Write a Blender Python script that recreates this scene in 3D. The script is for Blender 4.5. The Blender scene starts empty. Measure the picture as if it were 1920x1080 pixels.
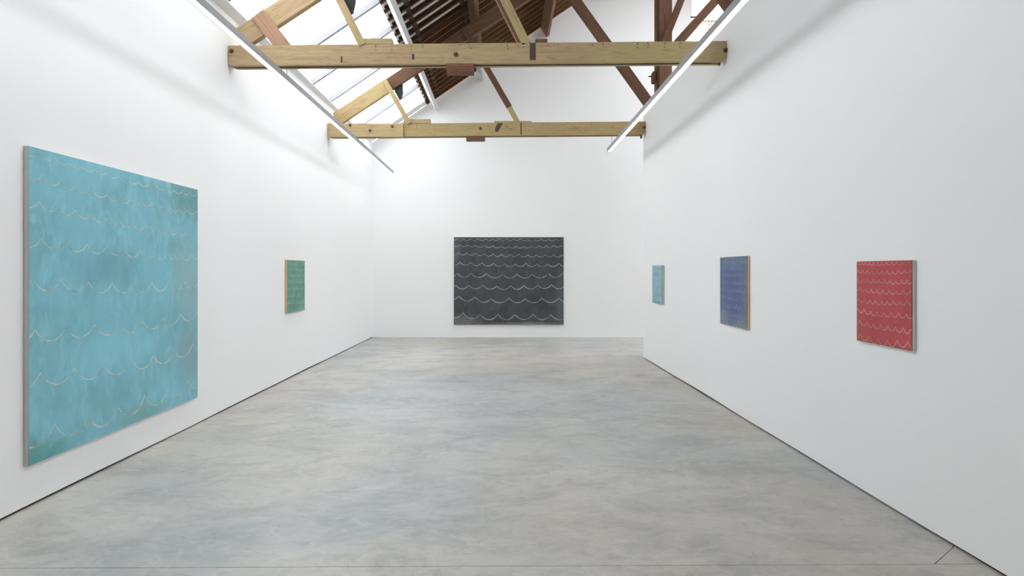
import bpy, bmesh, math, random
from mathutils import Vector, Matrix
random.seed(7)

# ------------------------------------------------------------------ camera, sky, exposure
scene = bpy.context.scene
CAM_H = 1.55
cam_data = bpy.data.cameras.new('camera')
cam_data.lens = 24.0
cam_data.sensor_width = 36.0
cam_data.sensor_fit = 'HORIZONTAL'
cam_data.shift_x = 17.0 / 1920
cam_data.shift_y = -33.5 / 1920
cam_data.clip_start = 0.05
camera = bpy.data.objects.new('camera', cam_data)
camera.location = (0, 0, CAM_H)
camera.rotation_euler = (math.pi / 2, 0, 0)
scene.collection.objects.link(camera)
scene.camera = camera

SKY = 5.0
LAMP = 5.5
EXPOSURE = 0.70
world = bpy.data.worlds.new('overcast_sky')
scene.world = world
world.use_nodes = True
bg = world.node_tree.nodes['Background']
bg.inputs['Color'].default_value = (0.965, 0.98, 1.0, 1)
bg.inputs['Strength'].default_value = SKY
scene.view_settings.view_transform = 'Standard'
scene.view_settings.look = 'None'
scene.view_settings.gamma = 1.0
scene.view_settings.exposure = EXPOSURE
scene.view_settings.use_curve_mapping = False
scene.cycles.max_bounces = 14
scene.cycles.diffuse_bounces = 10
scene.cycles.transparent_max_bounces = 16

# ------------------------------------------------------------------ helpers
def lin(r, g, b, k=1.0):
    def f(c):
        c /= 255.0
        return (c / 12.92 if c <= 0.04045 else ((c + 0.055) / 1.055) ** 2.4) * k
    return (f(r), f(g), f(b), 1.0)

def link(o, parent=None):
    scene.collection.objects.link(o)
    if parent is not None:
        o.parent = parent
    return o

def tag(o, label=None, category=None, group=None, kind=None):
    if label: o['label'] = label
    if category: o['category'] = category
    if group: o['group'] = group
    if kind: o['kind'] = kind
    return o

def empty(name, loc, rz=0.0):
    o = bpy.data.objects.new(name, None)
    o.location = loc
    o.rotation_euler = (0, 0, rz)
    o.empty_display_size = 0.1
    return link(o)

def mesh_obj(name, bm, mat, parent=None, bevel=0.0, smooth=False):
    bmesh.ops.recalc_face_normals(bm, faces=bm.faces)
    me = bpy.data.meshes.new(name)
    bm.to_mesh(me); bm.free()
    me.materials.append(mat)
    if smooth:
        for p in me.polygons: p.use_smooth = True
    o = bpy.data.objects.new(name, me)
    if bevel > 0:
        m = o.modifiers.new('bevel', 'BEVEL'); m.width = bevel; m.segments = 2; m.limit_method = 'ANGLE'
    return link(o, parent)

def hexa(bm, pts):
    """8 points: bottom loop 4, top loop 4"""
    v = [bm.verts.new(p) for p in pts]
    for f in ((0, 1, 2, 3), (4, 5, 6, 7), (0, 1, 5, 4), (1, 2, 6, 5), (2, 3, 7, 6), (3, 0, 4, 7)):
        bm.faces.new([v[i] for i in f])

def box(bm, x0, x1, y0, y1, z0, z1):
    hexa(bm, [(x0, y0, z0), (x1, y0, z0), (x1, y1, z0), (x0, y1, z0),
              (x0, y0, z1), (x1, y0, z1), (x1, y1, z1), (x0, y1, z1)])

def prism(bm, prof, y0, y1):
    """profile in X-Z extruded along Y"""
    a = [bm.verts.new((x, y0, z)) for x, z in prof]
    b = [bm.verts.new((x, y1, z)) for x, z in prof]
    bm.faces.new(a); bm.faces.new(b)
    n = len(prof)
    for i in range(n):
        j = (i + 1) % n
        bm.faces.new((a[i], a[j], b[j], b[i]))

def slab(bm, poly, z0, z1):
    """plan polygon in X-Y extruded along Z"""
    a = [bm.verts.new((x, y, z0)) for x, y in poly]
    b = [bm.verts.new((x, y, z1)) for x, y in poly]
    bm.faces.new(a); bm.faces.new(b)
    n = len(poly)
    for i in range(n):
        j = (i + 1) % n
        bm.faces.new((a[i], a[j], b[j], b[i]))

def cyl(bm, p0, p1, r, seg=10):
    p0 = Vector(p0); p1 = Vector(p1); d = (p1 - p0)
    m = Matrix.Translation((p0 + p1) / 2) @ d.to_track_quat('Z', 'Y').to_matrix().to_4x4()
    bmesh.ops.create_cone(bm, cap_ends=True, segments=seg, radius1=r, radius2=r, depth=d.length, matrix=m)

# ------------------------------------------------------------------ materials
def new_mat(name):
    m = bpy.data.materials.new(name); m.use_nodes = True
    nt = m.node_tree
    return m, nt, nt.nodes['Principled BSDF']

def N(nt, t, **kw):
    n = nt.nodes.new(t)
    for k, v in kw.items(): setattr(n, k, v)
    return n

def mixc(nt, fac, a, b, blend='MIX'):
    n = N(nt, 'ShaderNodeMix', data_type='RGBA', blend_type=blend)
    for sock, val in ((n.inputs[0], fac), (n.inputs[6], a), (n.inputs[7], b)):
        if hasattr(val, 'is_linked') or hasattr(val, 'links'): nt.links.new(val, sock)
        else: sock.default_value = val
    return n.outputs[2]

def ramp(nt, val, stops, interp='LINEAR'):
    n = N(nt, 'ShaderNodeValToRGB'); cr = n.color_ramp; cr.interpolation = interp
    while len(cr.elements) < len(stops): cr.elements.new(0.5)
    for e, (p, c) in zip(cr.elements, stops):
        e.position = p
        e.color = c if isinstance(c, tuple) else (c, c, c, 1)
    nt.links.new(val, n.inputs[0])
    return n.outputs[0]

def noise(nt, vec, scale, detail=4, rough=0.55, dist=0.0, stretch=None, loc=(0, 0, 0)):
    mp = N(nt, 'ShaderNodeMapping')
    mp.inputs['Location'].default_value = loc
    if stretch: mp.inputs['Scale'].default_value = stretch
    nt.links.new(vec, mp.inputs[0])
    n = N(nt, 'ShaderNodeTexNoise')
    n.inputs['Scale'].default_value = scale
    n.inputs['Detail'].default_value = detail
    n.inputs['Roughness'].default_value = rough
    n.inputs['Distortion'].default_value = dist
    nt.links.new(mp.outputs[0], n.inputs['Vector'])
    return n.outputs[0]

def obj_coord(nt, randomise=True):
    tc = N(nt, 'ShaderNodeTexCoord')
    if not randomise: return tc.outputs['Object']
    oi = N(nt, 'ShaderNodeObjectInfo')
    mul = N(nt, 'ShaderNodeMath', operation='MULTIPLY'); mul.inputs[1].default_value = 37.0
    nt.links.new(oi.outputs['Random'], mul.inputs[0])
    add = N(nt, 'ShaderNodeVectorMath', operation='ADD')
    nt.links.new(tc.outputs['Object'], add.inputs[0]); nt.links.new(mul.outputs[0], add.inputs[1])
    return add.outputs[0]

def bump(nt, bsdf, h, strength, dist=0.01):
    b = N(nt, 'ShaderNodeBump'); b.inputs['Strength'].default_value = strength; b.inputs['Distance'].default_value = dist
    nt.links.new(h, b.inputs['Height']); nt.links.new(b.outputs[0], bsdf.inputs['Normal'])

def plain(name, col, rough=0.6, metal=0.0, spec=0.5):
    m, nt, b = new_mat(name)
    v = obj_coord(nt)
    n = noise(nt, v, 9.0, 3)
    c = mixc(nt, n, tuple(x * 0.93 for x in col[:3]) + (1,), tuple(min(1, x * 1.06) for x in col[:3]) + (1,))
    nt.links.new(c, b.inputs['Base Color'])
    b.inputs['Roughness'].default_value = rough; b.inputs['Metallic'].default_value = metal
    b.inputs['Specular IOR Level'].default_value = spec
    return m

def wall_paint(name, col):
    m, nt, b = new_mat(name)
    v = obj_coord(nt, False)
    n1 = noise(nt, v, 0.6, 3); n2 = noise(nt, v, 45.0, 3)
    c = mixc(nt, n1, tuple(x * 0.985 for x in col[:3]) + (1,), col)
    nt.links.new(c, b.inputs['Base Color'])
    b.inputs['Roughness'].default_value = 0.75
    b.inputs['Specular IOR Level'].default_value = 0.25
    bump(nt, b, n2, 0.04, 0.002)
    return m

def wood(name, c_lo, c_hi, c_alt, rough=0.72, grain=1.0, dark=0.55, knots=True):
    """grain runs along local X"""
    m, nt, b = new_mat(name)
    v = obj_coord(nt)
    g1 = noise(nt, v, 6.0, 6, 0.65, 0.4, (0.35, 6.0, 6.0))
    g2 = noise(nt, v, 22.0, 4, 0.6, 0.2, (0.25, 5.0, 5.0), (3, 1, 7))
    big = noise(nt, v, 0.9, 3, 0.5, 0.3, (0.8, 1.0, 1.0), (11, 4, 2))
    spots = noise(nt, v, 5.0, 5, 0.7, 0.0, (1, 1.6, 1.6), (5, 9, 1))
    c = mixc(nt, ramp(nt, g1, [(0.32, 0.0), (0.68, 1.0)]), c_lo, c_hi)
    c = mixc(nt, ramp(nt, big, [(0.42, 0.0), (0.62, 1.0)]), c, c_alt)
    dk = (c_lo[0] * dark, c_lo[1] * dark * 0.92, c_lo[2] * dark * 0.85, 1)
    c = mixc(nt, ramp(nt, g2, [(0.55, 0.0), (0.70, 0.60 * grain)]), c, dk)
    c = mixc(nt, ramp(nt, spots, [(0.60, 0.0), (0.72, 0.6 * grain)]), c, dk)
    nt.links.new(c, b.inputs['Base Color'])
    b.inputs['Roughness'].default_value = rough
    b.inputs['Specular IOR Level'].default_value = 0.25
    bump(nt, b, g2, 0.25, 0.004)
    return m

def concrete():
    m, nt, b = new_mat('polished_concrete')
    v = obj_coord(nt, False)
    big = noise(nt, v, 0.5, 6, 0.62, 0.3, (0.8, 1.1, 1.0))
    tone = noise(nt, v, 0.38, 4, 0.5, 0.3, (1.0, 0.8, 1.0), (7, 3, 0))
    mid = noise(nt, v, 1.7, 10, 0.70, 0.5, (0.85, 1.1, 1.0), (2, 5, 0))
    fine = noise(nt, v, 11.0, 10, 0.74, 0.9, (0.85, 1.0, 1.0), (1, 8, 0))
    trow = noise(nt, v, 4.0, 10, 0.74, 1.6, (0.8, 1.05, 1.0), (4, 4, 0))
    cool = lin(163, 168, 170); warm = lin(182, 176, 167); pale = lin(196, 193, 187); dark = lin(140, 141, 140)
    c = mixc(nt, ramp(nt, tone, [(0.38, 0.0), (0.60, 1.0)]), cool, warm)
    c = mixc(nt, ramp(nt, big, [(0.42, 0.0), (0.68, 0.8)]), c, pale)
    c = mixc(nt, ramp(nt, mid, [(0.46, 0.0), (0.68, 0.65)]), c, dark)
    c = mixc(nt, ramp(nt, trow, [(0.50, 0.0), (0.66, 0.5)]), c, lin(200, 197, 190))
    c = mixc(nt, ramp(nt, fine, [(0.50, 0.0), (0.70, 0.45)]), c, lin(134, 136, 136))
    nt.links.new(c, b.inputs['Base Color'])
    r = ramp(nt, mid, [(0.3, 0.42), (0.7, 0.56)])
    nt.links.new(r, b.inputs['Roughness'])
    b.inputs['Specular IOR Level'].default_value = 0.5
    bump(nt, b, fine, 0.05, 0.003)
    return m

def glass_pane(name, tint):
    m = bpy.data.materials.new(name); m.use_nodes = True
    nt = m.node_tree; nt.nodes.clear()
    out = N(nt, 'ShaderNodeOutputMaterial')
    tr = N(nt, 'ShaderNodeBsdfTransparent'); tr.inputs[0].default_value = (0.985 * tint, 1.0 * tint, 1.005 * tint, 1)
    gl = N(nt, 'ShaderNodeBsdfGlossy'); gl.inputs['Roughness'].default_value = 0.05
    mx = N(nt, 'ShaderNodeMixShader'); mx.inputs[0].default_value = 0.04
    nt.links.new(tr.outputs[0], mx.inputs[1]); nt.links.new(gl.outputs[0], mx.inputs[2])
    nt.links.new(mx.outputs[0], out.inputs[0])
    return m

def emitter(name, col, strength):
    m = bpy.data.materials.new(name); m.use_nodes = True
    nt = m.node_tree; nt.nodes.clear()
    out = N(nt, 'ShaderNodeOutputMaterial'); em = N(nt, 'ShaderNodeEmission')
    em.inputs[0].default_value = col; em.inputs[1].default_value = strength
    nt.links.new(em.outputs[0], out.inputs[0])
    return m

def brickwork():
    m, nt, b = new_mat('pale_red_brickwork')
    tc = N(nt, 'ShaderNodeTexCoord')
    mp = N(nt, 'ShaderNodeMapping'); mp.inputs['Rotation'].default_value = (math.pi / 2, 0, 0)
    nt.links.new(tc.outputs['Object'], mp.inputs[0])
    br = N(nt, 'ShaderNodeTexBrick'); br.inputs['Scale'].default_value = 4.4
    br.inputs['Color1'].default_value = lin(190, 120, 100); br.inputs['Color2'].default_value = lin(205, 140, 120)
    br.inputs['Mortar'].default_value = lin(225, 215, 205)
    nt.links.new(mp.outputs[0], br.inputs[0]); nt.links.new(br.outputs[0], b.inputs['Base Color'])
    b.inputs['Roughness'].default_value = 0.9
    return m

def paint(name, tones, patches=(), W=1.0, H=1.0, scale=2.5, rough=0.6, brush=0.5):
    """brushed oil paint on canvas: tones = (dark, main, light); patches = (cx, cz, rx, rz, colour, strength)"""
    m, nt, b = new_mat(name)
    tc = N(nt, 'ShaderNodeTexCoord'); v = tc.outputs['Object']
    n1 = noise(nt, v, scale, 5, 0.6, 0.6)
    n2 = noise(nt, v, scale * 2.3, 6, 0.65, 0.9, (1.6, 1, 0.8), (5, 2, 3))
    n3 = noise(nt, v, scale * 12, 5, 0.7, 0.5, (2.2, 1, 0.7), (1, 7, 4))
    c = mixc(nt, ramp(nt, n1, [(0.36, 0.0), (0.56, 1.0)]), tones[0], tones[1])
    c = mixc(nt, ramp(nt, n2, [(0.50, 0.0), (0.70, 0.9)]), c, tones[2])
    c = mixc(nt, ramp(nt, n3, [(0.45, 0.0), (0.75, brush)]), c, tones[0])
    sep = N(nt, 'ShaderNodeSeparateXYZ'); nt.links.new(v, sep.inputs[0])
    for k, (cx, cz, rx, rz, col, st) in enumerate(patches):
        terms = []
        for sock, cc, rr in ((sep.outputs[0], cx, rx), (sep.outputs[2], cz, rz)):
            s = N(nt, 'ShaderNodeMath', operation='SUBTRACT'); nt.links.new(sock, s.inputs[0]); s.inputs[1].default_value = cc
            d = N(nt, 'ShaderNodeMath', operation='DIVIDE'); nt.links.new(s.outputs[0], d.inputs[0]); d.inputs[1].default_value = rr
            p = N(nt, 'ShaderNodeMath', operation='MULTIPLY'); nt.links.new(d.outputs[0], p.inputs[0]); nt.links.new(d.outputs[0], p.inputs[1])
            terms.append(p.outputs[0])
        a = N(nt, 'ShaderNodeMath', operation='ADD'); nt.links.new(terms[0], a.inputs[0]); nt.links.new(terms[1], a.inputs[1])
        nn = noise(nt, v, scale * 2.0, 6, 0.68, 0.8, (1.3, 1, 1), (k * 3.1 + 2, k, 4))
        w = N(nt, 'ShaderNodeMath', operation='MULTIPLY_ADD'); nt.links.new(nn, w.inputs[0]); w.inputs[1].default_value = 1.6
        nt.links.new(a.outputs[0], w.inputs[2])
        f = ramp(nt, w.outputs[0], [(0.30, st), (0.95, 0.0)], 'EASE')
        # ramp input is clamped at one: scale so that the patch fades at its rim
        sc = N(nt, 'ShaderNodeMath', operation='MULTIPLY'); sc.inputs[1].default_value = 0.52
        nt.links.new(w.outputs[0], sc.inputs[0]); nt.links.new(sc.outputs[0], f.node.inputs[0])
        c = mixc(nt, f, c, col)
    nt.links.new(c, b.inputs['Base Color'])
    b.inputs['Roughness'].default_value = rough
    b.inputs['Specular IOR Level'].default_value = 0.2
    bump(nt, b, n3, 0.12, 0.002)
    return m

def line_paint(name, col, fade=0.35):
    m, nt, b = new_mat(name)
    v = obj_coord(nt, False)
    n = noise(nt, v, 6.0, 6, 0.7, 0.3)
    b.inputs['Base Color'].default_value = col
    b.inputs['Roughness'].default_value = 0.8
    a = ramp(nt, n, [(0.30, 1.0 - fade), (0.55, 1.0)])
    nt.links.new(a, b.inputs['Alpha'])
    return m

M = {}
M['wall'] = wall_paint('white_wall_paint', (0.90, 0.90, 0.90, 1))
M['gap'] = plain('dark_shadow_gap', (0.022, 0.018, 0.015, 1), 0.9)
M['concrete'] = concrete()
M['pale'] = wood('weathered_pale_softwood', lin(166, 139, 106), lin(190, 166, 132), lin(182, 163, 118))
M['pale2'] = wood('yellowed_softwood', lin(160, 136, 97), lin(184, 160, 118), lin(175, 156, 112))
M['pinkish'] = wood('raw_pinkish_softwood', lin(154, 118, 94), lin(184, 150, 124), lin(170, 134, 108), knots=True)
M['brown'] = wood('old_brown_timber', lin(84, 59, 43), lin(124, 92, 70), lin(100, 71, 53))
M['reddish'] = wood('reddish_brown_timber', lin(94, 64, 49), lin(140, 100, 78), lin(114, 84, 66))
M['dark'] = wood('dark_stained_timber', lin(52, 34, 20), lin(84, 56, 33), lin(66, 44, 24))
M['gap_shade'] = wood('gap_shade_black', lin(30, 22, 16), lin(46, 34, 24), lin(36, 27, 19))  # near-black colour stands for the shade inside the tie-beam gap
M['lining'] = plain('white_roof_lining', (0.80, 0.79, 0.77, 1), 0.8)
M['boards'] = wood('brown_roof_boards', lin(74, 48, 26), lin(110, 74, 40), lin(92, 66, 38))
M['whitewood'] = plain('white_painted_timber', (0.62, 0.63, 0.63, 1), 0.55)
M['frame'] = plain('white_window_frame', (0.78, 0.785, 0.79, 1), 0.5)
M['glass'] = glass_pane('clear_glazing', 0.96)
M['dimmed'] = glass_pane('dimmed_skylight_glazing', 0.77)  # pane tint lowered to dim the light this skylight lets in
M['bar'] = plain('grey_white_glazing_bar', (0.35, 0.35, 0.375, 1), 0.5)
M['black'] = plain('black_iron', (0.012, 0.012, 0.014, 1), 0.6)
M['iron'] = plain('rusty_iron', lin(112, 78, 58), 0.55, 0.4)
M['stain'] = plain('dark_iron_strap', lin(82, 66, 58), 0.8)
M['alu'] = plain('white_aluminium_housing', lin(158, 159, 160), 0.45)
M['lamp'] = emitter('lit_diffuser', (1.0, 0.99, 0.975, 1), LAMP)
M['wire'] = plain('steel_wire', lin(150, 150, 150), 0.4, 0.8)
M['brick'] = brickwork()
M['linen'] = plain('grey_linen_edge', lin(190, 186, 180), 0.85)
M['tan'] = plain('raw_tan_edge', lin(214, 178, 130), 0.85)
M['greyedge'] = plain('pale_grey_primed_edge', lin(198, 202, 198), 0.85)

# ------------------------------------------------------------------ setting: plan and roof geometry
Y_FRONT, Y_BACK, Y_PART = -4.0, 15.75, 12.06
def XL(y): return -3.115 + 0.0075 * (y - 2.0)
def XR(y): return 2.545 - 0.0055 * y
X_OUT = 8.2                      # outer wall of the neighbouring aisle
RIDGE = 3.4
SL = 0.683
def P0(x):                       # underside of the common rafters
    return 4.45 + SL * (x + 3.055) if x <= RIDGE else 4.45 + SL * (2 * RIDGE - x + 3.055)
NRM = math.sqrt(1 + SL * SL)
def roof_pt(x, n):
    s = -1.0 if x <= RIDGE else 1.0
    return (x + s * n * SL / NRM, P0(x) + n / NRM)
def roof_box(bm, xa, xb, n0, n1, y0, y1):
    a, b, c, d = roof_pt(xa, n0), roof_pt(xb, n0), roof_pt(xb, n1), roof_pt(xa, n1)
    prism(bm, [a, b, c, d], y0, y1)

# floor: dark bed, concrete slabs with saw-cut joints
bm = bmesh.new(); slab(bm, [(-3.4, Y_FRONT - .2), (X_OUT + .2, Y_FRONT - .2), (X_OUT + .2, Y_BACK + .2), (-3.4, Y_BACK + .2)], -0.25, -0.02)
floor = mesh_obj('floor', bm, M['gap']); tag(floor, 'grey polished concrete gallery floor with saw-cut joints', kind='structure')
def JY(x): return 3.575 + 0.010 * x
g = 0.0023
xe = 8.2; tri = (2.51, 3.81); trj = 2.275
t = Vector((tri[0] - trj, tri[1] - JY(trj))).normalized(); nx, ny = -t.y * g, t.x * g
bm = bmesh.new()
slab(bm, [(-3.4, JY(-3.4) + g), (trj - .004, JY(trj) + g), (tri[0] + nx, tri[1] + ny), (tri[0] + nx + .05, tri[1] + .06), (xe, 3.9), (xe, Y_BACK + .2), (-3.4, Y_BACK + .2)], -0.02, 0.0)
mesh_obj('slab', bm, M['concrete'], floor)
bm = bmesh.new()
slab(bm, [(trj + .005, JY(trj) + g), (xe, JY(xe) + g), (xe, 3.9 - 2 * g), (tri[0] - nx + .05, tri[1] + .06 - 2 * g), (tri[0] - nx, tri[1] - ny)], -0.02, 0.0)
mesh_obj('slab', bm, M['concrete'], floor)
bm = bmesh.new()
slab(bm, [(-3.4, Y_FRONT - .2), (xe, Y_FRONT - .2), (xe, JY(xe) - g), (-3.4, JY(-3.4) - g)], -0.02, 0.0)
mesh_obj('slab', bm, M['concrete'], floor)

def long_wall(name, fx, thick, y0, y1, ztop, label, gap=0.017, wob=0.006):
    """wall along Y whose lower edge floats just above the floor; thick is signed away from the room"""
    bm = bmesh.new(); n = 60; rows = []
    rnd = random.Random(name)
    ph = [rnd.uniform(0, 6.28) for _ in range(3)]
    for i in range(n + 1):
        y = y0 + (y1 - y0) * i / n
        zb = gap + wob * (0.6 * math.sin(0.9 * y + ph[0]) + 0.4 * math.sin(2.3 * y + ph[1]))
        x = fx(y)
        rows.append([bm.verts.new(p) for p in ((x, y, zb), (x, y, ztop), (x + thick, y, ztop), (x + thick, y, zb))])
    for a, b in zip(rows, rows[1:]):
        for k in range(4):
            bm.faces.new((a[k], a[(k + 1) % 4], b[(k + 1) % 4], b[k]))
    bm.faces.new(rows[0]); bm.faces.new(rows[-1])
    o = mesh_obj(name, bm, M['wall']); return tag(o, label, kind='structure')

Z_LEFT = 4.44
Z_PART = 4.36
long_wall('wall_left', XL, -0.3, Y_FRONT, Y_BACK, Z_LEFT, 'white plaster wall on the left under the skylight')
long_wall('wall_right', XR, 0.115, Y_FRONT, Y_PART, Z_PART, 'white free-standing partition wall on the right')
bm = bmesh.new(); hexa(bm, [(XL(Y_FRONT) - .25, Y_FRONT, 0), (XL(Y_FRONT) - .018, Y_FRONT, 0), (XL(Y_BACK) - .018, Y_BACK, 0), (XL(Y_BACK) - .25, Y_BACK, 0),
    (XL(Y_FRONT) - .25, Y_FRONT, .011), (XL(Y_FRONT) - .018, Y_FRONT, .011), (XL(Y_BACK) - .018, Y_BACK, .011), (XL(Y_BACK) - .25, Y_BACK, .011)])
tag(mesh_obj('baseboard_left', bm, M['gap']), 'dark recessed shadow gap at the foot of the left wall', kind='structure')
bm = bmesh.new(); hexa(bm, [(XR(Y_FRONT) + .018, Y_FRONT, 0), (XR(Y_FRONT) + .10, Y_FRONT, 0), (XR(Y_PART) + .10, Y_PART - .02, 0), (XR(Y_PART) + .018, Y_PART - .02, 0),
    (XR(Y_FRONT) + .018, Y_FRONT, .011), (XR(Y_FRONT) + .10, Y_FRONT, .011), (XR(Y_PART) + .10, Y_PART - .02, .011), (XR(Y_PART) + .018, Y_PART - .02, .011)])
tag(mesh_obj('baseboard_right', bm, M['gap']), 'dark recessed shadow gap at the foot of the partition', kind='structure')

# back wall (gable) with a tall window opening in the neighbouring aisle
WX0, WX1, WZ0 = 4.36, 5.95, 5.2
bm = bmesh.new()
prism(bm, [(-3.4, -.02), (WX0, -.02), (WX0, P0(WX0) + .1), (RIDGE, P0(RIDGE) + .1), (-3.0, P0(-3.0) + .02), (-3.4, 4.44)], Y_BACK, Y_BACK + .3)
prism(bm, [(WX0, -.02), (WX1, -.02), (WX1, WZ0), (WX0, WZ0)], Y_BACK, Y_BACK + .3)
prism(bm, [(WX1, -.02), (X_OUT + .2, -.02), (X_OUT + .2, P0(X_OUT + .2) + .1), (WX1, P0(WX1) + .1)], Y_BACK, Y_BACK + .3)
tag(mesh_obj('wall_back', bm, M['wall']), 'tall white gable wall at the far end of the gallery', kind='structure')
bm = bmesh.new()
prism(bm, [(-3.4, -.02), (X_OUT + .2, -.02), (X_OUT + .2, P0(X_OUT + .2) + .1), (RIDGE, P0(RIDGE) + .1), (-3.4, 4.40)], Y_FRONT - .3, Y_FRONT)
tag(mesh_obj('wall_front', bm, M['wall']), 'white gable wall behind the viewer', kind='structure')
bm = bmesh.new(); box(bm, X_OUT, X_OUT + .3, Y_FRONT, Y_BACK, -.02, P0(X_OUT))
tag(mesh_obj('wall_outer', bm, M['wall']), 'white outer wall of the neighbouring aisle', kind='structure')

# ceiling: lining above exposed rafters, purlins below them
SK_TOP = -1.745
bm = bmesh.new(); roof_box(bm, SK_TOP, RIDGE, 0.0705, 0.13, Y_FRONT, 11.95)
ceiling = mesh_obj('ceiling', bm, M['lining']); tag(ceiling, 'pitched roof of dark exposed rafters over a white lining', kind='structure')
bm = bmesh.new(); roof_box(bm, SK_TOP, RIDGE, 0.092, 0.13, 11.95, Y_BACK)
mesh_obj('lining', bm, M['lining'], ceiling)
RSK0, RSK1 = 3.75, 5.15            # unseen glazed band added in the far slope for light
SK_Y1, SK_Y2, SK_E2 = 2.0, 2.0, 14.0   # where the two skylights begin, where the second ends
bm = bmesh.new(); roof_box(bm, -3.09, SK_TOP, 0.03, 0.13, 15.34, Y_BACK); mesh_obj('lining', bm, M['lining'], ceiling)
bm = bmesh.new(); roof_box(bm, -3.09, SK_TOP, 0.0, 0.13, Y_FRONT, SK_Y1); mesh_obj('lining', bm, M['lining'], ceiling)
bm = bmesh.new(); roof_box(bm, RSK0, RSK1, 0.0, 0.13, SK_E2, Y_BACK); mesh_obj('lining', bm, M['lining'], ceiling)
bm = bmesh.new(); roof_box(bm, RSK0, RSK1, 0.0, 0.13, Y_FRONT, SK_Y2); mesh_obj('lining', bm, M['lining'], ceiling)
bm = bmesh.new(); roof_box(bm, RIDGE + .001, RSK0, 0.078, 0.13, Y_FRONT, Y_BACK); mesh_obj('lining', bm, M['lining'], ceiling)
L0, L1, LY0, LY1 = 5.6, 7.5, 11.3, 15.5      # unseen lower skylight added to brighten the far floor and walls
for xa, xb, ya, yb in ((RSK1, L0, Y_FRONT, Y_BACK), (L1, X_OUT + .3, Y_FRONT, Y_BACK), (L0, L1, Y_FRONT, LY0), (L0, L1, LY1, Y_BACK)):
    bm = bmesh.new(); roof_box(bm, xa, xb, 0.0, 0.13, ya, yb); mesh_obj('lining', bm, M['lining'], ceiling)

def slope_timber(name, x0, x1, n0, n1, w, mat, parent, share=None):
    """timber running up the slope, local X along it; origin at its lower end"""
    if share is None:
        L = (x1 - x0) * NRM
        bm = bmesh.new(); box(bm, 0, L, -w / 2, w / 2, n0, n1)
        bmesh.ops.recalc_face_normals(bm, faces=bm.faces)
        share = bpy.data.meshes.new(name); bm.to_mesh(share); bm.free(); share.materials.append(mat)
    o = bpy.data.objects.new(name, share)
    o.rotation_euler = (0, -math.atan(SL), 0)
    link(o, parent)
    return o, share

sp = 0.335; sh = None; sh2 = None; y = Y_BACK - 0.10; ys = []
while y > Y_FRONT + .1:
    if y > 11.95:
        o, sh2 = slope_timber('rafter', SK_TOP, RIDGE, 0.0, 0.0915, 0.055, M['boards'], ceiling, sh2)
    else:
        o, sh = slope_timber('rafter', SK_TOP, RIDGE, 0.0, 0.070, 0.058, M['dark'], ceiling, sh)
    o.location = (SK_TOP, y + random.uniform(-.008, .008), P0(SK_TOP))
    ys.append(y); y -= sp if y < 11.95 else 0.30
shn = None
for xr in (-1.47, -0.70):
    for ya, yb in zip(ys, ys[1:]):
        if yb < 3: break
        wd = abs(ya - yb) - 0.075
        if shn is None or abs(wd - shn[0]) > 0.02:
            bm = bmesh.new(); box(bm, 0, 0.075, -wd / 2, wd / 2, 0.022, 0.070)
            bmesh.ops.recalc_face_normals(bm, faces=bm.faces)
            me = bpy.data.meshes.new('nogging'); bm.to_mesh(me); bm.free(); me.materials.append(M['dark']); shn = (wd, me)
        o = bpy.data.objects.new('nogging', shn[1]); o.rotation_euler = (0, -math.atan(SL), 0)
        o.location = (xr + random.uniform(-.02, .02), (ya + yb) / 2, P0(xr)); link(o, ceiling)

def purlin(xb, w, d, y0, y1, mat, label=None):
    """purlin square to the slope, local X along its length"""
    L = y1 - y0; a = math.atan(SL)
    bm = bmesh.new(); box(bm, 0, L, -w / 2, w / 2, -d, 0)
    o = mesh_obj('purlin', bm, mat, ceiling, 0.004)
    ux = Vector((0, 1, 0)); un = Vector((-math.sin(a), 0, math.cos(a))); uy = un.cross(ux)
    o.matrix_local = Matrix.Translation((xb, y0, P0(xb))) @ Matrix((ux, uy, un)).transposed().to_4x4()
    if label: o['label'] = label
    return o
purlin(-1.635, 0.075, 0.25, Y_FRONT, Y_BACK, M['whitewood'], 'white painted purlin beside the skylight')
purlin(-0.58, 0.075, 0.26, Y_FRONT, 14.35, M['brown'])
purlin(-0.58, 0.075, 0.26, 14.35, Y_BACK, M['whitewood'], 'white painted end of a purlin at the gable')
purlin(0.90, 0.075, 0.25, Y_FRONT, Y_BACK, M['reddish'])
purlin(2.35, 0.075, 0.25, Y_FRONT, Y_BACK, M['brown'])

# skylight along the left eaves, and an unseen one added on the other slope for light
def skylight(name, x0, x1, label, bars, ya, ye, glass, sill_n=(-0.02, 0.10)):
    bars = [b for b in bars if ya + .3 < b < ye - .3]
    bm = bmesh.new()
    roof_box(bm, x0 - .09, x0, sill_n[0], sill_n[1], ya, ye)
    roof_box(bm, x1, x1 + .03, 0.03, 0.12, ya, ye)
    roof_box(bm, x0, x1, -0.01, 0.09, ye - .09, ye)
    roof_box(bm, x0, x1, -0.01, 0.09, ya, ya + .09)
    w = mesh_obj(name, bm, M['frame']); tag(w, label, kind='structure')
    ed = [ya + .09] + bars + [ye - .09]
    for yb in bars:
        bm = bmesh.new(); roof_box(bm, x0, x1, 0.005, 0.085, yb - .03, yb + .03); mesh_obj('glazing_bar', bm, M['bar'], w)
    for a, b in zip(ed, ed[1:]):
        bm = bmesh.new(); roof_box(bm, x0, x1, 0.088, 0.094, a, b); mesh_obj('pane', bm, glass, w)
    return w
bars = [15.3 - 1.12 * k for k in range(17)][::-1]
skylight('window_1', -3.0, SK_TOP, 'long glazed skylight with white bars along the left eaves', bars, SK_Y1, 15.34, M['dimmed'], (-.03, .10))
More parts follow.
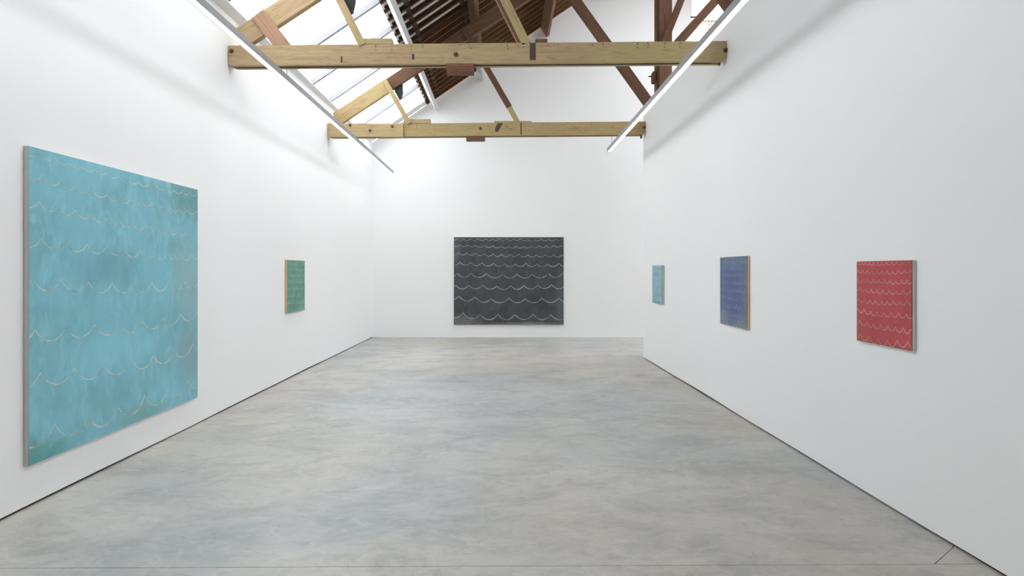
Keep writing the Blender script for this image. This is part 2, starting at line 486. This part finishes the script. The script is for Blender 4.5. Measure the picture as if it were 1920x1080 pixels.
skylight('added_skylight_upper', RSK0, RSK1, 'unseen glazed band added in the neighbouring roof slope to light the walls', bars, SK_Y2, SK_E2, M['glass'])

skylight('added_skylight_lower', L0, L1, 'unseen lower skylight added to light the far end of the gallery', bars, LY0, LY1, M['glass'])  # out of view, added to brighten the far floor

# gable window of the neighbouring aisle
bm = bmesh.new()
box(bm, WX0, WX0 + .05, Y_BACK + .12, Y_BACK + .2, WZ0, P0(WX0) - .02)
box(bm, WX1 - .05, WX1, Y_BACK + .12, Y_BACK + .2, WZ0, P0(WX1) - .02)
box(bm, WX0 + .05, WX1 - .05, Y_BACK + .12, Y_BACK + .2, WZ0, WZ0 + .06)
w3 = mesh_obj('window_3', bm, M['frame']); tag(w3, 'tall bright gable window beyond the timber post', kind='structure')
bm = bmesh.new(); prism(bm, [(WX0 + .05, WZ0 + .06), (WX1 - .05, WZ0 + .06), (WX1 - .05, P0(WX1) - .02), (WX0 + .05, P0(WX0 + .05) - .02)], Y_BACK + .15, Y_BACK + .156)
mesh_obj('pane', bm, M['glass'], w3)
for x in (4.80, 4.86):
    bm = bmesh.new(); box(bm, x - .006, x + .006, Y_BACK + .13, Y_BACK + .145, WZ0 + .06, 7.35); mesh_obj('window_bar', bm, M['reddish'], w3)
bm = bmesh.new(); box(bm, WX0 + .05, WX1 - .05, Y_BACK + .13, Y_BACK + .142, 7.34, 7.355); mesh_obj('window_bar', bm, M['reddish'], w3)

# brick building outside the gable window
nb = empty('brick_building', (6.0, 20.0, -.02))
bm = bmesh.new(); box(bm, -3.0, 3.0, 0, .4, 0, 11.0); mesh_obj('wall', bm, M['brick'], nb)
bm = bmesh.new(); box(bm, -3.05, 3.05, -.05, .45, 11.0, 11.12); mesh_obj('coping', bm, M['frame'], nb)
tag(nb, 'pale red brick building outside the gable window', 'building')

# ------------------------------------------------------------------ timber trusses
def timber(name, p0, p1, depth, thick, mat, parent, bevel=0.004, label=None, trim=(0, 0)):
    """straight timber between two points; local X along it; depth in the vertical plane, thick across it"""
    p0 = Vector(p0); p1 = Vector(p1); d = p1 - p0; L = d.length
    ux = d.normalized()
    uy = Vector((0, 1, 0)); uy = (uy - ux * uy.dot(ux)).normalized(); uz = ux.cross(uy)
    bm = bmesh.new()
    s0, s1 = trim
    hexa(bm, [(0, -thick / 2, -depth / 2), (L, -thick / 2, -depth / 2), (L, thick / 2, -depth / 2), (0, thick / 2, -depth / 2),
              (s0, -thick / 2, depth / 2), (L - s1, -thick / 2, depth / 2), (L - s1, thick / 2, depth / 2), (s0, thick / 2, depth / 2)])
    o = mesh_obj(name, bm, mat, parent, bevel)
    base = parent.location if parent is not None else Vector((0, 0, 0))
    o.matrix_local = Matrix.Translation(p0 - base) @ Matrix((ux, uy, uz)).transposed().to_4x4()
    if label: o['label'] = label
    return o

def place(o, parent, p):
    """put o upright at the world point p although its parent may be turned"""
    w = Matrix.Identity(4); r = parent
    while r is not None:
        w = r.matrix_basis @ w; r = r.parent
    o.matrix_local = w.inverted() @ Matrix.Translation(p)

def chunk(name, parent, x0, x1, y0, y1, z0, z1, mat, bevel=0.004, label=None):
    """rectangular piece with its own origin at its lower front left corner"""
    bm = bmesh.new(); box(bm, 0, x1 - x0, 0, y1 - y0, 0, z1 - z0)
    o = mesh_obj(name, bm, mat, parent, bevel)
    place(o, parent, (x0, y0, z0))
    if label: o['label'] = label
    return o

def bolt(parent, x, y, z, r=0.019, out=0.022, axis=(0, -1, 0)):
    a = Vector(axis)
    bm = bmesh.new()
    cyl(bm, (0, 0, 0), a * 0.006, r * 1.35, 14)
    cyl(bm, a * 0.006, a * out, r * 0.85, 6)
    cyl(bm, a * out, a * (out + .012), r * 0.42, 8)
    o = mesh_obj('bolt', bm, M['iron'], parent)
    place(o, parent, (x, y, z))
    return o

def tie_beam(root, y0, xl, xr, tl, tr, h, mat, rear_h=0.0):
    """two planks with a gap, chamfered at the lower corners"""
    for k, (a, b) in enumerate(((0.0, 0.05), (0.105, 0.155))):
        L = xr - xl; up = rear_h if k else 0.0
        prof = [(0, 0.02), (0.05 if k else 0.035, 0), (L - .05, 0), (L, 0.045), (L, h + up), (0, h + up)]
        prof = [(px, pz - h) for px, pz in prof]
        bm = bmesh.new(); prism(bm, prof, 0, b - a)
        o = mesh_obj('tie_beam', bm, mat, root, 0.005)
        o.location = Vector((xl, y0 + a, tl)) - root.location
        o.rotation_euler = (0, -math.atan2(tr - tl, L), 0)
        if k == 0: front = o
    return front

def nails(parent_root, y, zf, xs):
    bm = bmesh.new()
    for x, dz in xs:
        cyl(bm, (x, y, zf(x) - dz), (x, y - .002, zf(x) - dz), 0.0058 if dz > .02 else .005, 8)
    o = mesh_obj('nail_holes', bm, M['black'], parent_root); o['kind'] = 'stuff'
    place(o, parent_root, (0, 0, 0))
    return o

def build_truss(y0, tl, tr, near):
    xl, xr = XL(y0) + .004, XR(y0 + .15) - .004
    root = empty('roof_truss', ((xl + xr) / 2, y0, tl - .23))
    tag(root, 'nearer pale timber roof truss with a broad double tie beam' if near else 'farther pale timber roof truss close to the back wall',
        'truss', 'timber roof trusses across the gallery')
    zt = lambda x: tl + (tr - tl) * (x - xl) / (xr - xl)
    mat = M['pale'] if near else M['pale2']
    front = tie_beam(root, y0, xl, xr, tl, tr, 0.23, mat, 0.0)
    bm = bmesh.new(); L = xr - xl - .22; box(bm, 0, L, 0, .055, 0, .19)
    o = mesh_obj('gap_shade_board', bm, M['gap_shade'], root); o.location = Vector((xl + .08, y0 + .05, zt(xl + .08) - .224)) - root.location  # added filler between the planks, its dark colour paints the gap's shade
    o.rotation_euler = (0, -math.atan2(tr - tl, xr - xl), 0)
    # principal rafter on the left: pale foot, brown continuation up to the ridge
    ry = y0 + .075
    rc = lambda x: 4.255 + 0.66 * (x + 2.79)
    xj = -1.76 if near else -1.99
    timber('principal_rafter', (xl + .06, ry, rc(xl + .06)), (xj, ry, rc(xj)), 0.235, 0.09, mat, root, 0.005, trim=(.10, 0))
    timber('principal_rafter', (xj, ry + .008, rc(xj)), (RIDGE - .15, ry + .008, rc(RIDGE - .15)), 0.215, 0.085, M['brown'], root, 0.006)
    timber('principal_rafter', (RIDGE + .15, ry, rc(RIDGE - .15)), (X_OUT, ry, rc(2 * RIDGE - X_OUT)), 0.215, 0.085, M['brown'], root, 0.006)
    # struts
    sy = y0 + .012
    if near:
        timber('strut', (-1.57, sy, zt(-1.57) - .01), (-2.00, sy, 4.92), 0.085, 0.05, mat, root, 0.004)
        s = timber('strut', (0.262, y0 + .05, zt(.26) - .01), (-0.50, y0 + .05, 5.62), 0.098, 0.10, M['pale'], root, 0.004, label='yellowish strut worn brown along its edge')
        timber('strut_edge', (0.195, y0 + .055, zt(.2) - .005), (-0.57, y0 + .055, 5.62), 0.045, 0.098, M['reddish'], root, 0.003)
        ud = Vector((-.265, 0, .347)).normalized()
        pb = Vector((-2.470, y0 + .014, zt(-2.47))) - ud * .0635
        timber('brace_board', pb, (-2.742, y0 + .014, 4.416), 0.166, 0.027, M['pinkish'], root, 0.003, label='raw pinkish board fixed across the rafter foot', trim=(.127, 0))
    else:
        timber('strut', (-1.625, sy - .02, zt(-1.62) - .005), (-2.045, sy - .02, 4.83), 0.082, 0.05, M['pale2'], root, 0.004)
        timber('strut', (0.262, y0 + .05, zt(.26) - .005), (0.112, y0 + .05, zt(.26) + .275), 0.082, 0.075, M['pale2'], root, 0.004, label='short yellow foot of the brown strut')
        timber('strut', (0.112, y0 + .05, zt(.26) + .275), (-0.66, y0 + .05, 5.72), 0.095, 0.085, M['brown'], root, 0.004)
    # steel shoe under the rafter
    gx = -1.83 if near else -1.91
    gz = rc(gx) - (.27 if near else .13)
    bm = bmesh.new(); prism(bm, [(0, .05), (.09, .12), (.155, .10), (.16, -.03), (.135, -.15), (.10, -.17), (.02, -.04)], 0, .05)
    o = mesh_obj('shoe_plate', bm, M['black'], root, 0.003); o.location = Vector((gx, y0 + .09, gz)) - root.location
    # the long brown strut down to the post
    dz = 0.06 if near else 0.0
    dy = (y0 + .16) if near else 12.15
    timber('raking_strut', (2.715, dy, 4.35 + dz), (0.90, dy, 6.88 + dz), 0.175, 0.11, M['brown'], root, 0.006)
    return root, front, zt

# nearer truss
root, front, zt = build_truss(7.62, 4.059, 4.110, True)
y0 = 7.62
chunk('cleat', root, -.633, -.328, y0 - .012, y0 + .165, zt(-.5) - .318, zt(-.5) - .225, M['reddish'], .006, 'brown wedge cleat under the beam')
chunk('cleat', root, -1.555, -1.235, y0 + .0, y0 + .10, zt(-1.4), zt(-1.4) + .064, M['pale'], .004)
chunk('cleat', root, .365, .50, y0 + .03, y0 + .14, zt(.4), zt(.4) + .055, M['reddish'], .006)
chunk('packing_strip', root, .18, 1.93, y0 + .085, y0 + .155, zt(.9), zt(.9) + .022, M['brown'], .003)
chunk('strap', front, .300, .366, y0 - .004, y0 + .0, zt(.33) - .195, zt(.33) - .002, M['stain'], .0015)
chunk('slot', front, -1.810, -1.792, y0 - .003, y0, zt(-1.8) - .205, zt(-1.8) - .135, M['stain'], 0)
chunk('slot', front, -1.015, -.99, y0 - .003, y0, zt(-1) - .178, zt(-1) - .115, M['stain'], 0)
for px, pz in ((-3.03, .065), (-.525, .125), (2.487, .105)):
    bolt(front, px, y0, zt(px) - pz)
bolt(front, 2.43, y0 + .05, zt(2.43) - .222, .02, .03, (0, 0, -1))
rnd = random.Random(3)
xs = []
for x in (-1.42, -1.24, -1.02, -.90, -.48, -.36, .05, .17, .50, .62, 1.00, 1.12, 1.50, 1.62, 1.80, 1.98):
    for dz in (.018, .032, .066):
        if rnd.random() < .8: xs.append((x + rnd.uniform(-.006, .006), dz + rnd.uniform(-.003, .003)))
nails(front, y0, zt, xs)

# farther truss
root, front, zt = build_truss(11.85, 4.086, 4.133, False)
y0 = 11.85
sx0 = XL(y0) + .004
sp_ = chunk('splice_board', root, sx0, -1.725, y0 - .04, y0, zt(-2.4) - .238, zt(-2.4) - .002, M['pale'], .006, 'bolted splice board on the beam end')
for px, pz in ((-2.645, .03), (-2.30, .125), (-1.915, .06)):
    bolt(sp_, px, y0 - .04, zt(px) - pz)
chunk('cleat', root, -1.715, -1.26, y0 - .01, y0 + .09, zt(-1.5) + .0, zt(-1.5) + .07, M['pale2'], .004)
chunk('packing_strip', root, -.15, .50, y0 + .0, y0 + .10, zt(.2) - .006, zt(.2) + .026, M['pale2'], .003)
chunk('cleat', root, -.64, -.315, y0 + .01, y0 + .16, zt(-.5) - .30, zt(-.5) - .23, M['reddish'], .006, 'brown wedge cleat under the beam')
bm = bmesh.new(); prism(bm, [(0, 0), (.05, 0), (.135, .15), (.045, .15), (.0, .06)], 0, .004)
o = mesh_obj('strap', bm, M['stain'], front); place(o, front, (-.135, y0 - .004, zt(0) - .16))
chunk('strap', front, .305, .325, y0 - .004, y0, zt(.3) - .215, zt(.3) - .005, M['stain'], 0)
for px, pz in ((-.39, .10), (2.455, .105)):
    bolt(front, px, y0, zt(px) - pz)
bolt(front, 2.41, y0 + .05, zt(2.41) - .225, .024, .055, (0, 0, -1))
xs = []
for x in (-2.95, -1.5, -1.2, -.95, -.60, -.25, .05, .16, .55, .68, 1.02, 1.15, 1.55, 1.9):
    for dz in (.03, .06, .10):
        if rnd.random() < .75: xs.append((x + rnd.uniform(-.02, .02), dz + rnd.uniform(-.006, .006)))
nails(front, y0, zt, xs)

# post under the ridge, beyond the partition end
def post(yc, label, full):
    root = empty('timber_post', (2.90, yc, 0))
    tag(root, label, 'post')
    o = timber('post', (2.90, yc, 0), (2.90, yc, 8.45), 0.27, 0.25, M['reddish'], root, 0.012)
    chunk('corner_strip', root, 2.757, 2.80, yc - .15, yc - .125, 0, 8.3, M['dark'], .004)
    if full:
        chunk('corbel', root, 2.695, 2.7645, yc - .10, yc + .08, 4.93, 5.13, M['brown'], .02)
        bm = bmesh.new(); cyl(bm, (0, 0, 0), (-.07, 0, 0), .012, 8)
        b = mesh_obj('bolt', bm, M['black'], root); b.location = Vector((2.70, yc - .02, 5.05)) - root.location
        timber('brace', (3.02, yc, 5.50), (4.74, yc, 7.42), 0.150, 0.12, M['brown'], root, 0.008)
        timber('brace', (2.80, yc - .19, 5.42), (3.58, yc - .80, 7.55), 0.115, 0.09, M['reddish'], root, 0.006)
        bm = bmesh.new(); cyl(bm, (0, 0, 0), (-.11, 0, 0), .012, 8)
        b = mesh_obj('bolt', bm, M['black'], root); b.location = Vector((3.50, yc - .03, 6.12)) - root.location
    return root
post(12.36, 'reddish brown timber post with braces beyond the partition end', True)

# ------------------------------------------------------------------ linear pendant lights
def linear_light(xc, ya, yb, wires, label):
    z0 = 3.677; w = 0.067; h = 0.067
    root = empty('linear_light', (xc, (ya + yb) / 2, z0))
    tag(root, label, 'light', 'linear pendant lights')
    L = (yb - ya) / 2
    bm = bmesh.new()
    box(bm, -w / 2, -w / 2 + .006, -L, L, 0, h); box(bm, w / 2 - .006, w / 2, -L, L, 0, h); box(bm, -w / 2 + .006, w / 2 - .006, -L, L, h - .006, h)
    mesh_obj('housing', bm, M['alu'], root)
    bm = bmesh.new(); box(bm, -w / 2 + .006, w / 2 - .006, -L + .02, L - .02, 0.010, 0.019)
    mesh_obj('diffuser', bm, M['lamp'], root)
    for s in (-1, 1):
        bm = bmesh.new(); box(bm, -w / 2 - .001, w / 2 + .001, min(s * L, s * (L - .02)), max(s * L, s * (L - .02)), -.001, h + .001)
        mesh_obj('end_cap', bm, M['alu'], root)
    for yw, zw in wires:
        bm = bmesh.new(); cyl(bm, (0, yw - root.location.y, h), (0, yw - root.location.y, zw - z0), .0035, 8)
        cyl(bm, (0, yw - root.location.y, h), (0, yw - root.location.y, h + .012), .010, 10)
        mesh_obj('suspension_wire', bm, M['wire'], root)
linear_light(-2.453, -2.5, 15.1, ((7.75, 3.84), (11.98, 3.87)), 'long white linear light hanging along the left wall')
linear_light(1.910, -2.5, 12.3, ((7.75, 3.875), (11.98, 3.895)), 'long white linear light hanging along the partition wall')

# ------------------------------------------------------------------ paintings
WAVES = {
  'big': [
    ([(-1.101,2.034),(-0.947,2.035),(-0.796,2.023),(-0.65,2.021),(-0.498,2.023),(-0.343,2.019),(-0.188,2.012),(-0.036,2.007),(0.109,2.007),(0.259,2.003),(0.405,2.01),(0.577,2.007),(0.723,2.009),(0.877,2.016),(1.022,2.022),(1.183,2.027)], 0.028),
    ([(-1.063,1.881),(-0.886,1.878),(-0.722,1.862),(-0.527,1.865),(-0.348,1.85),(-0.17,1.842),(-0.013,1.845),(0.158,1.849),(0.322,1.849),(0.498,1.841),(0.649,1.841),(0.824,1.842),(0.982,1.846),(1.163,1.85)], 0.037),
    ([(-1.101,1.719),(-0.914,1.702),(-0.726,1.695),(-0.531,1.683),(-0.348,1.667),(-0.166,1.663),(0.018,1.655),(0.213,1.65),(0.402,1.646),(0.591,1.649),(0.784,1.636),(0.957,1.638),(1.173,1.643)], 0.046),
    ([(-1.081,1.478),(-0.839,1.472),(-0.59,1.455),(-0.343,1.457),(-0.11,1.44),(0.138,1.432),(0.37,1.425),(0.591,1.424),(0.846,1.423),(1.078,1.431)], 0.064),
    ([(-1.164,1.211),(-0.883,1.203),(-0.575,1.181),(-0.268,1.167),(0.029,1.157),(0.322,1.159),(0.62,1.16),(0.924,1.16)], 0.079),
    ([(-1.142,0.876),(-0.832,0.863),(-0.501,0.86),(-0.158,0.833),(0.17,0.838),(0.508,0.837),(0.852,0.853),(1.183,0.855)], 0.082),
    ([(-1.093,0.586),(-0.74,0.568),(-0.379,0.535),(0.0,0.533),(0.348,0.519),(0.719,0.521),(1.095,0.545)], 0.093),
    ([(-0.95,0.22),(-0.58,0.185),(-0.187,0.179),(0.206,0.197),(0.604,0.183),(0.993,0.197)], 0.110),
  ],
  'red': [
    ([(-0.305,0.553),(-0.25,0.55),(-0.207,0.549),(-0.155,0.546),(-0.106,0.545),(-0.056,0.545),(-0.006,0.543),(0.048,0.546),(0.106,0.546),(0.163,0.547),(0.219,0.546),(0.281,0.547)], 0.019),
    ([(-0.298,0.499),(-0.243,0.497),(-0.183,0.495),(-0.125,0.493),(-0.068,0.493),(-0.006,0.493),(0.054,0.492),(0.118,0.49),(0.18,0.495),(0.246,0.498),(0.305,0.499)], 0.022),
    ([(-0.305,0.435),(-0.237,0.436),(-0.177,0.436),(-0.106,0.436),(-0.041,0.435),(0.024,0.439),(0.091,0.433),(0.154,0.431),(0.213,0.437),(0.27,0.437)], 0.027),
    ([(-0.274,0.377),(-0.207,0.368),(-0.131,0.367),(-0.064,0.365),(0.008,0.364),(0.08,0.365),(0.154,0.367),(0.23,0.37),(0.305,0.374)], 0.025),
    ([(-0.291,0.303),(-0.223,0.296),(-0.151,0.294),(-0.081,0.294),(-0.006,0.292),(0.056,0.295),(0.124,0.3),(0.197,0.301),(0.273,0.308)], 0.027),
    ([(-0.307,0.231),(-0.226,0.228),(-0.138,0.219),(-0.066,0.217),(0.018,0.22),(0.1,0.225),(0.184,0.227),(0.262,0.228)], 0.030),
    ([(-0.28,0.149),(-0.187,0.142),(-0.106,0.136),(-0.019,0.136),(0.065,0.137),(0.149,0.137),(0.233,0.138),(0.312,0.135)], 0.032),
    ([(-0.274,0.054),(-0.157,0.049),(-0.046,0.04),(0.062,0.043),(0.169,0.053),(0.281,0.058)], 0.041),
  ],
  'back': [
    ([(-1.173,1.988),(-1.054,1.981),(-0.881,1.975),(-0.709,1.981),(-0.525,1.981),(-0.374,1.975),(-0.212,1.981),(-0.05,1.975),(0.112,1.975),(0.264,1.985),(0.436,1.964),(0.588,1.964),(0.75,1.975),(0.912,1.97),(1.085,1.97),(1.247,1.992)], 0.039),
    ([(-1.119,1.841),(-0.946,1.841),(-0.767,1.83),(-0.557,1.826),(-0.374,1.819),(-0.179,1.808),(-0.0,1.808),(0.166,1.808),(0.346,1.808),(0.516,1.808),(0.702,1.819),(0.864,1.819),(1.035,1.83),(1.214,1.83)], 0.043),
    ([(-1.162,1.672),(-0.968,1.661),(-0.763,1.657),(-0.564,1.64),(-0.359,1.635),(-0.164,1.631),(0.032,1.625),(0.231,1.631),(0.441,1.618),(0.635,1.618),(0.836,1.618),(1.03,1.618),(1.225,1.618)], 0.060),
    ([(-1.123,1.445),(-0.875,1.441),(-0.622,1.43),(-0.348,1.419),(-0.104,1.409),(0.149,1.404),(0.398,1.419),(0.646,1.404),(0.897,1.402),(1.149,1.419)], 0.071),
    ([(-1.184,1.186),(-0.871,1.186),(-0.514,1.182),(-0.143,1.167),(0.188,1.171),(0.54,1.164),(0.912,1.182),(1.236,1.186)], 0.093),
    ([(-1.223,0.912),(-0.92,0.912),(-0.601,0.918),(-0.281,0.894),(0.043,0.901),(0.346,0.905),(0.67,0.916),(0.987,0.929),(1.279,0.901)], 0.086),
    ([(-1.151,0.663),(-0.778,0.646),(-0.406,0.603),(0.004,0.62),(0.378,0.605),(0.765,0.616),(1.154,0.616)], 0.104),
    ([(-1.054,0.279),(-0.665,0.242),(-0.248,0.242),(0.14,0.238),(0.56,0.246),(0.97,0.235)], 0.123),
  ],
}

def scallops(crests, depth, W, margin=0.004):
    """points of a scalloped line through the crests, carried on to both edges"""
    cr = list(crests)
    d0 = cr[1][0] - cr[0][0]; d1 = cr[-1][0] - cr[-2][0]
    cr = [(cr[0][0] - d0, cr[0][1])] + cr + [(cr[-1][0] + d1, cr[-1][1])]
    pts = []
    for (xa, za), (xb, zb) in zip(cr, cr[1:]):
        n = 10
        for i in range(n):
            t = i / n
            pts.append((xa + (xb - xa) * t, za + (zb - za) * t - depth * (4 * t * (1 - t)) ** 0.9))
    pts.append(cr[-1])
    e = W / 2 - margin
    out = []
    for a, b in zip(pts, pts[1:]):
        if b[0] <= -e or a[0] >= e: continue
        def clip(p, q, x):
            t = (x - p[0]) / (q[0] - p[0]); return (x, p[1] + (q[1] - p[1]) * t)
        if a[0] < -e: a = clip(a, b, -e)
        if b[0] > e: b = clip(a, b, e)
        if not out: out.append(a)
        out.append(b)
    return out

def ribbon(pts, w, y, th, rnd):
    bm = bmesh.new(); rows = []
    ph = rnd.uniform(0, 6)
    for i, p in enumerate(pts):
        a = pts[max(0, i - 1)]; b = pts[min(len(pts) - 1, i + 1)]
        dx, dz = b[0] - a[0], b[1] - a[1]; l = math.hypot(dx, dz) or 1
        ww = w * (0.5 + 0.12 * math.sin(p[0] * 9 + ph) + rnd.uniform(-.06, .06))
        nx, nz = -dz / l * ww, dx / l * ww
        if abs(nx) > ww * .8: nx *= .8
        rows.append([bm.verts.new(q) for q in ((p[0] - nx, y, p[1] - nz), (p[0] + nx, y, p[1] + nz), (p[0] + nx, y - th, p[1] + nz), (p[0] - nx, y - th, p[1] - nz))])
    for a, b in zip(rows, rows[1:]):
        for k in (1, 2, 3): bm.faces.new((a[k], a[(k + 1) % 4], b[(k + 1) % 4], b[k]))
    return bm

def painting(label, loc, rz, W, H, D, face, edge, rows, line_mat, lw):
    root = empty('painting', loc, rz)
    tag(root, label, 'painting')
    bm = bmesh.new(); box(bm, -W / 2, W / 2, -D + .003, 0, 0, H)
    mesh_obj('stretcher_edge', bm, edge, root, 0.002)
    bm = bmesh.new(); box(bm, -W / 2 + .001, W / 2 - .001, -D, -D + .003, 0.001, H - .001)
    cv = mesh_obj('canvas', bm, face, root, 0.001)
    rnd = random.Random(label)
    for k, (cr, d) in enumerate(rows):
        bm = ribbon(scallops(cr, d, W), lw * (0.75 + 0.5 * k / max(1, len(rows) - 1)), -D, .0008, rnd)
        mesh_obj('wave_line', bm, line_mat, cv)
    return root

def made_up_rows(n, W, H, first, last, seed):
    """evenly drawn scallop rows that widen towards the bottom"""
    rnd = random.Random(seed); rows = []
    for k in range(n):
        t = k / (n - 1)
        z = H * (0.955 - 0.86 * t ** 1.12)
        m = round(first + (last - first) * t)
        st = W / m; off = rnd.uniform(0, st)
        cr = [(-W / 2 + off + st * i + rnd.uniform(-.06, .06) * st, z + rnd.uniform(-.006, .006) * H - 0.012 * H * math.sin(i / m * 3.1)) for i in range(m)]
        rows.append((cr, st * 0.5))
    return rows

angL = math.pi / 2 - math.atan(0.0075)
angR = -math.pi / 2 + math.atan(0.0055)
E = 0.003
# large turquoise painting, left wall
W, H, D = 2.401, 2.070, 0.034
f = paint('turquoise_oil_paint', (lin(124, 178, 190), lin(133, 193, 207), lin(147, 206, 219)),
          [(0.98, 1.15, .42, .55, lin(152, 180, 188), .7), (1.0, .45, .40, .40, lin(138, 166, 174), .75), (1.05, 1.95, .55, .25, lin(108, 156, 156), .9),
           (-1.2, .0, .45, .22, lin(88, 152, 142), .9), (.2, .05, .5, .12, lin(126, 172, 172), .7), (-.35, 1.30, .6, .2, lin(114, 168, 184), .6), (-.2, .62, .7, .25, lin(140, 206, 222), .7)],
          W, H, 2.2, brush=.35)
painting('large turquoise painting with pale wavy scallop lines on the left wall', (XL(5.606) + E, 5.606, .283), angL, W, H, D, f, M['linen'], WAVES['big'],
         line_paint('pale_wave_line', lin(200, 209, 205), .7), .0072)
# small green painting, left wall
W, H, D = .832, .748, .029
f = paint('sage_green_oil_paint', (lin(92, 136, 124), lin(110, 156, 142), lin(124, 168, 152)), [(-.3, .4, .2, .5, lin(100, 142, 132), .5)], W, H, 5, brush=.5)
painting('small sage green painting with a raw tan edge on the left wall', (XL(9.99) + E, 9.99, .945), angL, W, H, D, f, M['tan'],
         made_up_rows(8, W, H, 13, 7, 4), line_paint('pale_green_wave_line', lin(150, 186, 170), .6), .009)
# large charcoal painting, back wall
W, H, D = 2.528, 2.018, .035
f = paint('charcoal_oil_paint', (lin(68, 69, 72), lin(79, 80, 84), lin(88, 91, 94)),
          [(-1.2, .0, .75, .26, lin(122, 120, 116), .95), (.5, -.03, 1.4, .12, lin(136, 134, 128), .95), (1.2, .5, .16, .9, lin(92, 100, 104), .8), (-1.22, 1.7, .16, .5, lin(98, 98, 102), .7), (0, 2.02, 1.4, .05, lin(98, 96, 92), .9)],
          W, H, 3.0, brush=.5)
painting('large charcoal grey painting with white wavy scallop lines on the back wall', (.135, Y_BACK - E, .292), 0, W, H, D, f, M['linen'], WAVES['back'],
         line_paint('chalky_wave_line', lin(160, 160, 160), .65), .0145)
# three paintings on the partition
W, H, D = .712, .606, .027
f = paint('powder_blue_oil_paint', (lin(138, 172, 186), lin(149, 186, 200), lin(158, 194, 206)), [(.33, .3, .04, .6, lin(128, 138, 142), .8), (0, 0, .5, .05, lin(132, 146, 148), .8)], W, H, 6, brush=.4)
painting('small plain powder blue painting nearest the partition end', (XR(10.86) - E, 10.86, 1.020), angR, W, H, D, f, M['linen'],
         made_up_rows(6, W, H, 10, 6, 12), line_paint('faint_blue_wave_line', lin(142, 174, 186), .7), .006)
W, H, D = .852, .750, .026
f = paint('violet_blue_oil_paint', (lin(92, 104, 138), lin(102, 116, 148), lin(118, 132, 156)),
          [(0.0, .45, .40, .30, lin(94, 102, 150), .8), (0, .74, .6, .14, lin(112, 132, 154), .9), (-.38, .05, .35, .17, lin(140, 144, 148), .95), (.25, .0, .35, .16, lin(132, 138, 146), .9), (.40, .35, .12, .4, lin(120, 118, 138), .8), (.05, .18, .2, .14, lin(92, 102, 156), .8)],
          W, H, 5, brush=.5)
painting('small violet blue painting with a raw tan edge on the partition', (XR(7.35) - E, 7.35, .9455), angR, W, H, D, f, M['tan'],
         made_up_rows(9, W, H, 13, 8, 9), line_paint('pale_blue_wave_line', lin(146, 156, 176), .7), .0062)
W, H, D = .646, .557, .0245
f = paint('crimson_oil_paint', (lin(180, 78, 82), lin(191, 84, 88), lin(197, 96, 96)), [(.318, .28, .012, .6, lin(120, 84, 70), .8), (-.28, .05, .12, .16, lin(172, 92, 84), .6), (.1, .0, .5, .014, lin(130, 92, 80), .8)], W, H, 6, brush=.4)
painting('small crimson painting with a pale grey edge on the partition', (XR(4.485) - E, 4.485, 1.0545), angR, W, H, D, f, M['greyedge'], WAVES['red'],
         line_paint('pinkish_wave_line', lin(220, 172, 162), .6), .0036)
